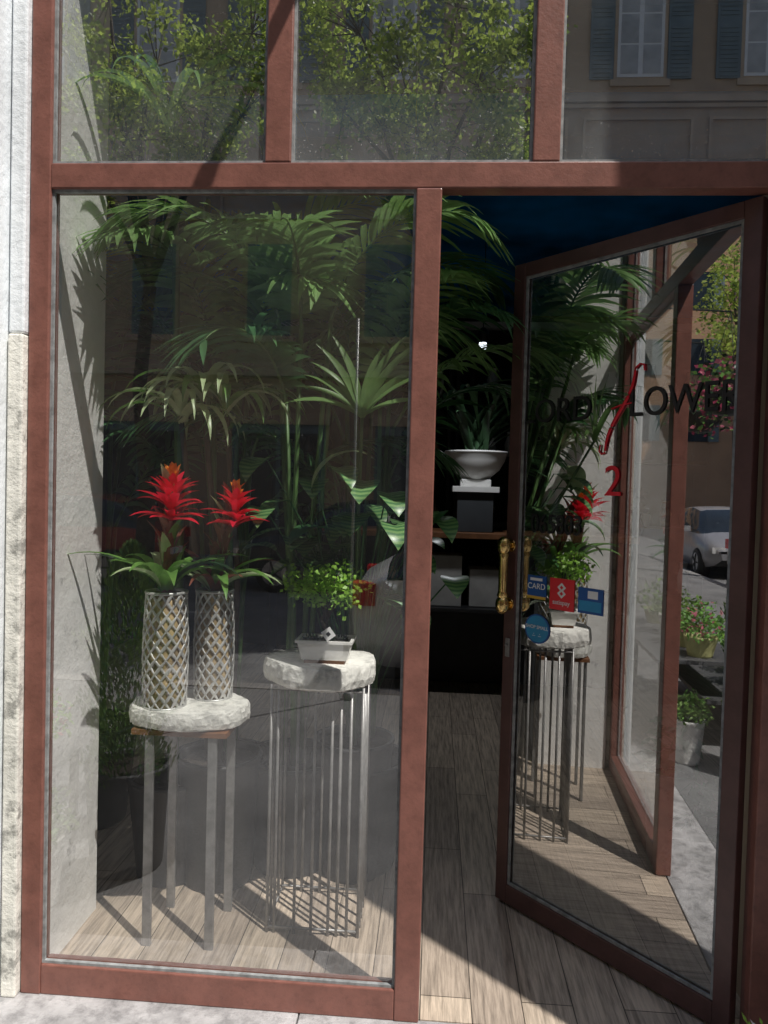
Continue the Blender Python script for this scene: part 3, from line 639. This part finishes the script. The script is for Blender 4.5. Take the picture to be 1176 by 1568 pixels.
# ------------------------------------------------------------ street trees
def tree(c,trunk_h,clumps,nl,mats=(GT,GT2)):
    mb=MB(); x,y=c
    mb.tube([(x,y,-.2),(x+.05,y,1.4),(x-.08,y+.05,2.9),(x+.03,y,trunk_h)],[.16,.12,.10,.09],12,0)
    top=Vector((x+.03,y,trunk_h))
    for(cx,cy,cz,r) in clumps:
        q=Vector((cx,cy,cz)); mid=top.lerp(q,.5)+Vector((U(-.2,.2),U(-.2,.2),.3)); mb.tube([top,mid,q],[.06,.035,.012],7,0)
        subs=[q+Vector((random.gauss(0,r*.55),random.gauss(0,r*.5),random.gauss(0,r*.5))) for _ in range(10)]
        for s in subs:
            mb.tube([tuple(q.lerp(mid,.2)),tuple(s)],[.012,.004],4,0)
            nn=int(nl/10)
            for k in range(nn):
                p=s+Vector((random.gauss(0,r*.2),random.gauss(0,r*.2),random.gauss(0,r*.17)))
                mb.leaf(p,U(.06,.12),1 if rnd()<.75 else 2,.6)
    return mb.obj('street_tree',[bark,*mats])
random.seed(21)
cl=[(-.9,-6.0,6.6,.7),(-.1,-5.8,6.4,.7),(.5,-5.9,7.2,.75),(-.7,-6.2,7.6,.8),(.9,-6.1,6.3,.6),(.2,-6.4,5.8,.5),(.9,-6.2,7.9,.5),(-1.4,-6.2,8.2,.7),(.2,-6.3,8.6,.7),(1.0,-6.0,5.8,.4),(-.45,-5.9,5.6,.4),(-1.6,-6.2,7.0,.5),(.55,-5.8,5.5,.35)]
tree((-.2,-6.3),4.6,cl,1100)
cl=[(-4.6,-6.2,6.6,.8),(-3.7,-6.0,7.1,.8),(-4.2,-6.5,7.9,.9),(-5.3,-6.3,7.4,.8),(-3.2,-6.2,8.0,.7),(-4.9,-6.2,8.8,.8),(-3.4,-6.0,6.2,.5),(-2.7,-6.1,6.9,.6),(-2.6,-6.1,8.2,.6),(-5.0,-6,5.9,.5)]
tree((-4.3,-6.4),4.4,cl,900)
tree((-12,-1.9),3.4,[(-12,-1.9,5,.9),(-11.2,-1.7,4.6,.7),(-12.8,-2,4.7,.8),(-12,-2,6,.8),(-11.5,-1.5,5.6,.6)],600)

# ------------------------------------------------------------ light
el=math.radians(58); hd=Vector((.74,-.67,0)).normalized(); sd=Vector((hd.x*math.cos(el),hd.y*math.cos(el),math.sin(el)))
L=bpy.data.lights.new('sun','SUN'); L.energy=5; L.angle=math.radians(.53); L.color=(1,.96,.90); lo=bpy.data.objects.new('sun',L); COL.objects.link(lo); lo.rotation_euler=sd.to_track_quat('Z','Y').to_euler(); lo.location=(8,-8,20)
wd=bpy.data.worlds.new('World'); scene.world=wd; wd.use_nodes=True; nt=wd.node_tree; bg=nt.nodes['Background']; sk=nt.nodes.new('ShaderNodeTexSky'); sk.sky_type='NISHITA'; sk.sun_disc=False; sk.sun_elevation=el; sk.sun_rotation=math.atan2(sd.x,sd.y)
nt.links.new(sk.outputs[0],bg.inputs[0]); bg.inputs[1].default_value=.15
scene.view_settings.view_transform='Standard'; scene.view_settings.look='None'; scene.view_settings.exposure=0

# ------------------------------------------------------------ camera
cam=bpy.data.cameras.new('camera'); cam.sensor_fit='VERTICAL'; cam.sensor_height=36; cam.sensor_width=27; cam.lens=26; cam.clip_start=.05; cam.clip_end=500
co=bpy.data.objects.new('camera',cam); COL.objects.link(co); scene.camera=co
yaw=math.radians(3.9); pit=math.radians(1.7); rl=.027
fw=Vector((-math.sin(yaw)*math.cos(pit),math.cos(yaw)*math.cos(pit),-math.sin(pit))); rt=Vector((math.cos(yaw),math.sin(yaw),0)); up=rt.cross(fw)
r2=rt*math.cos(rl)+up*math.sin(rl); u2=up*math.cos(rl)-rt*math.sin(rl)
co.matrix_world=Matrix(((r2.x,u2.x,-fw.x,0),(r2.y,u2.y,-fw.y,0),(r2.z,u2.z,-fw.z,1.5),(0,0,0,1)))
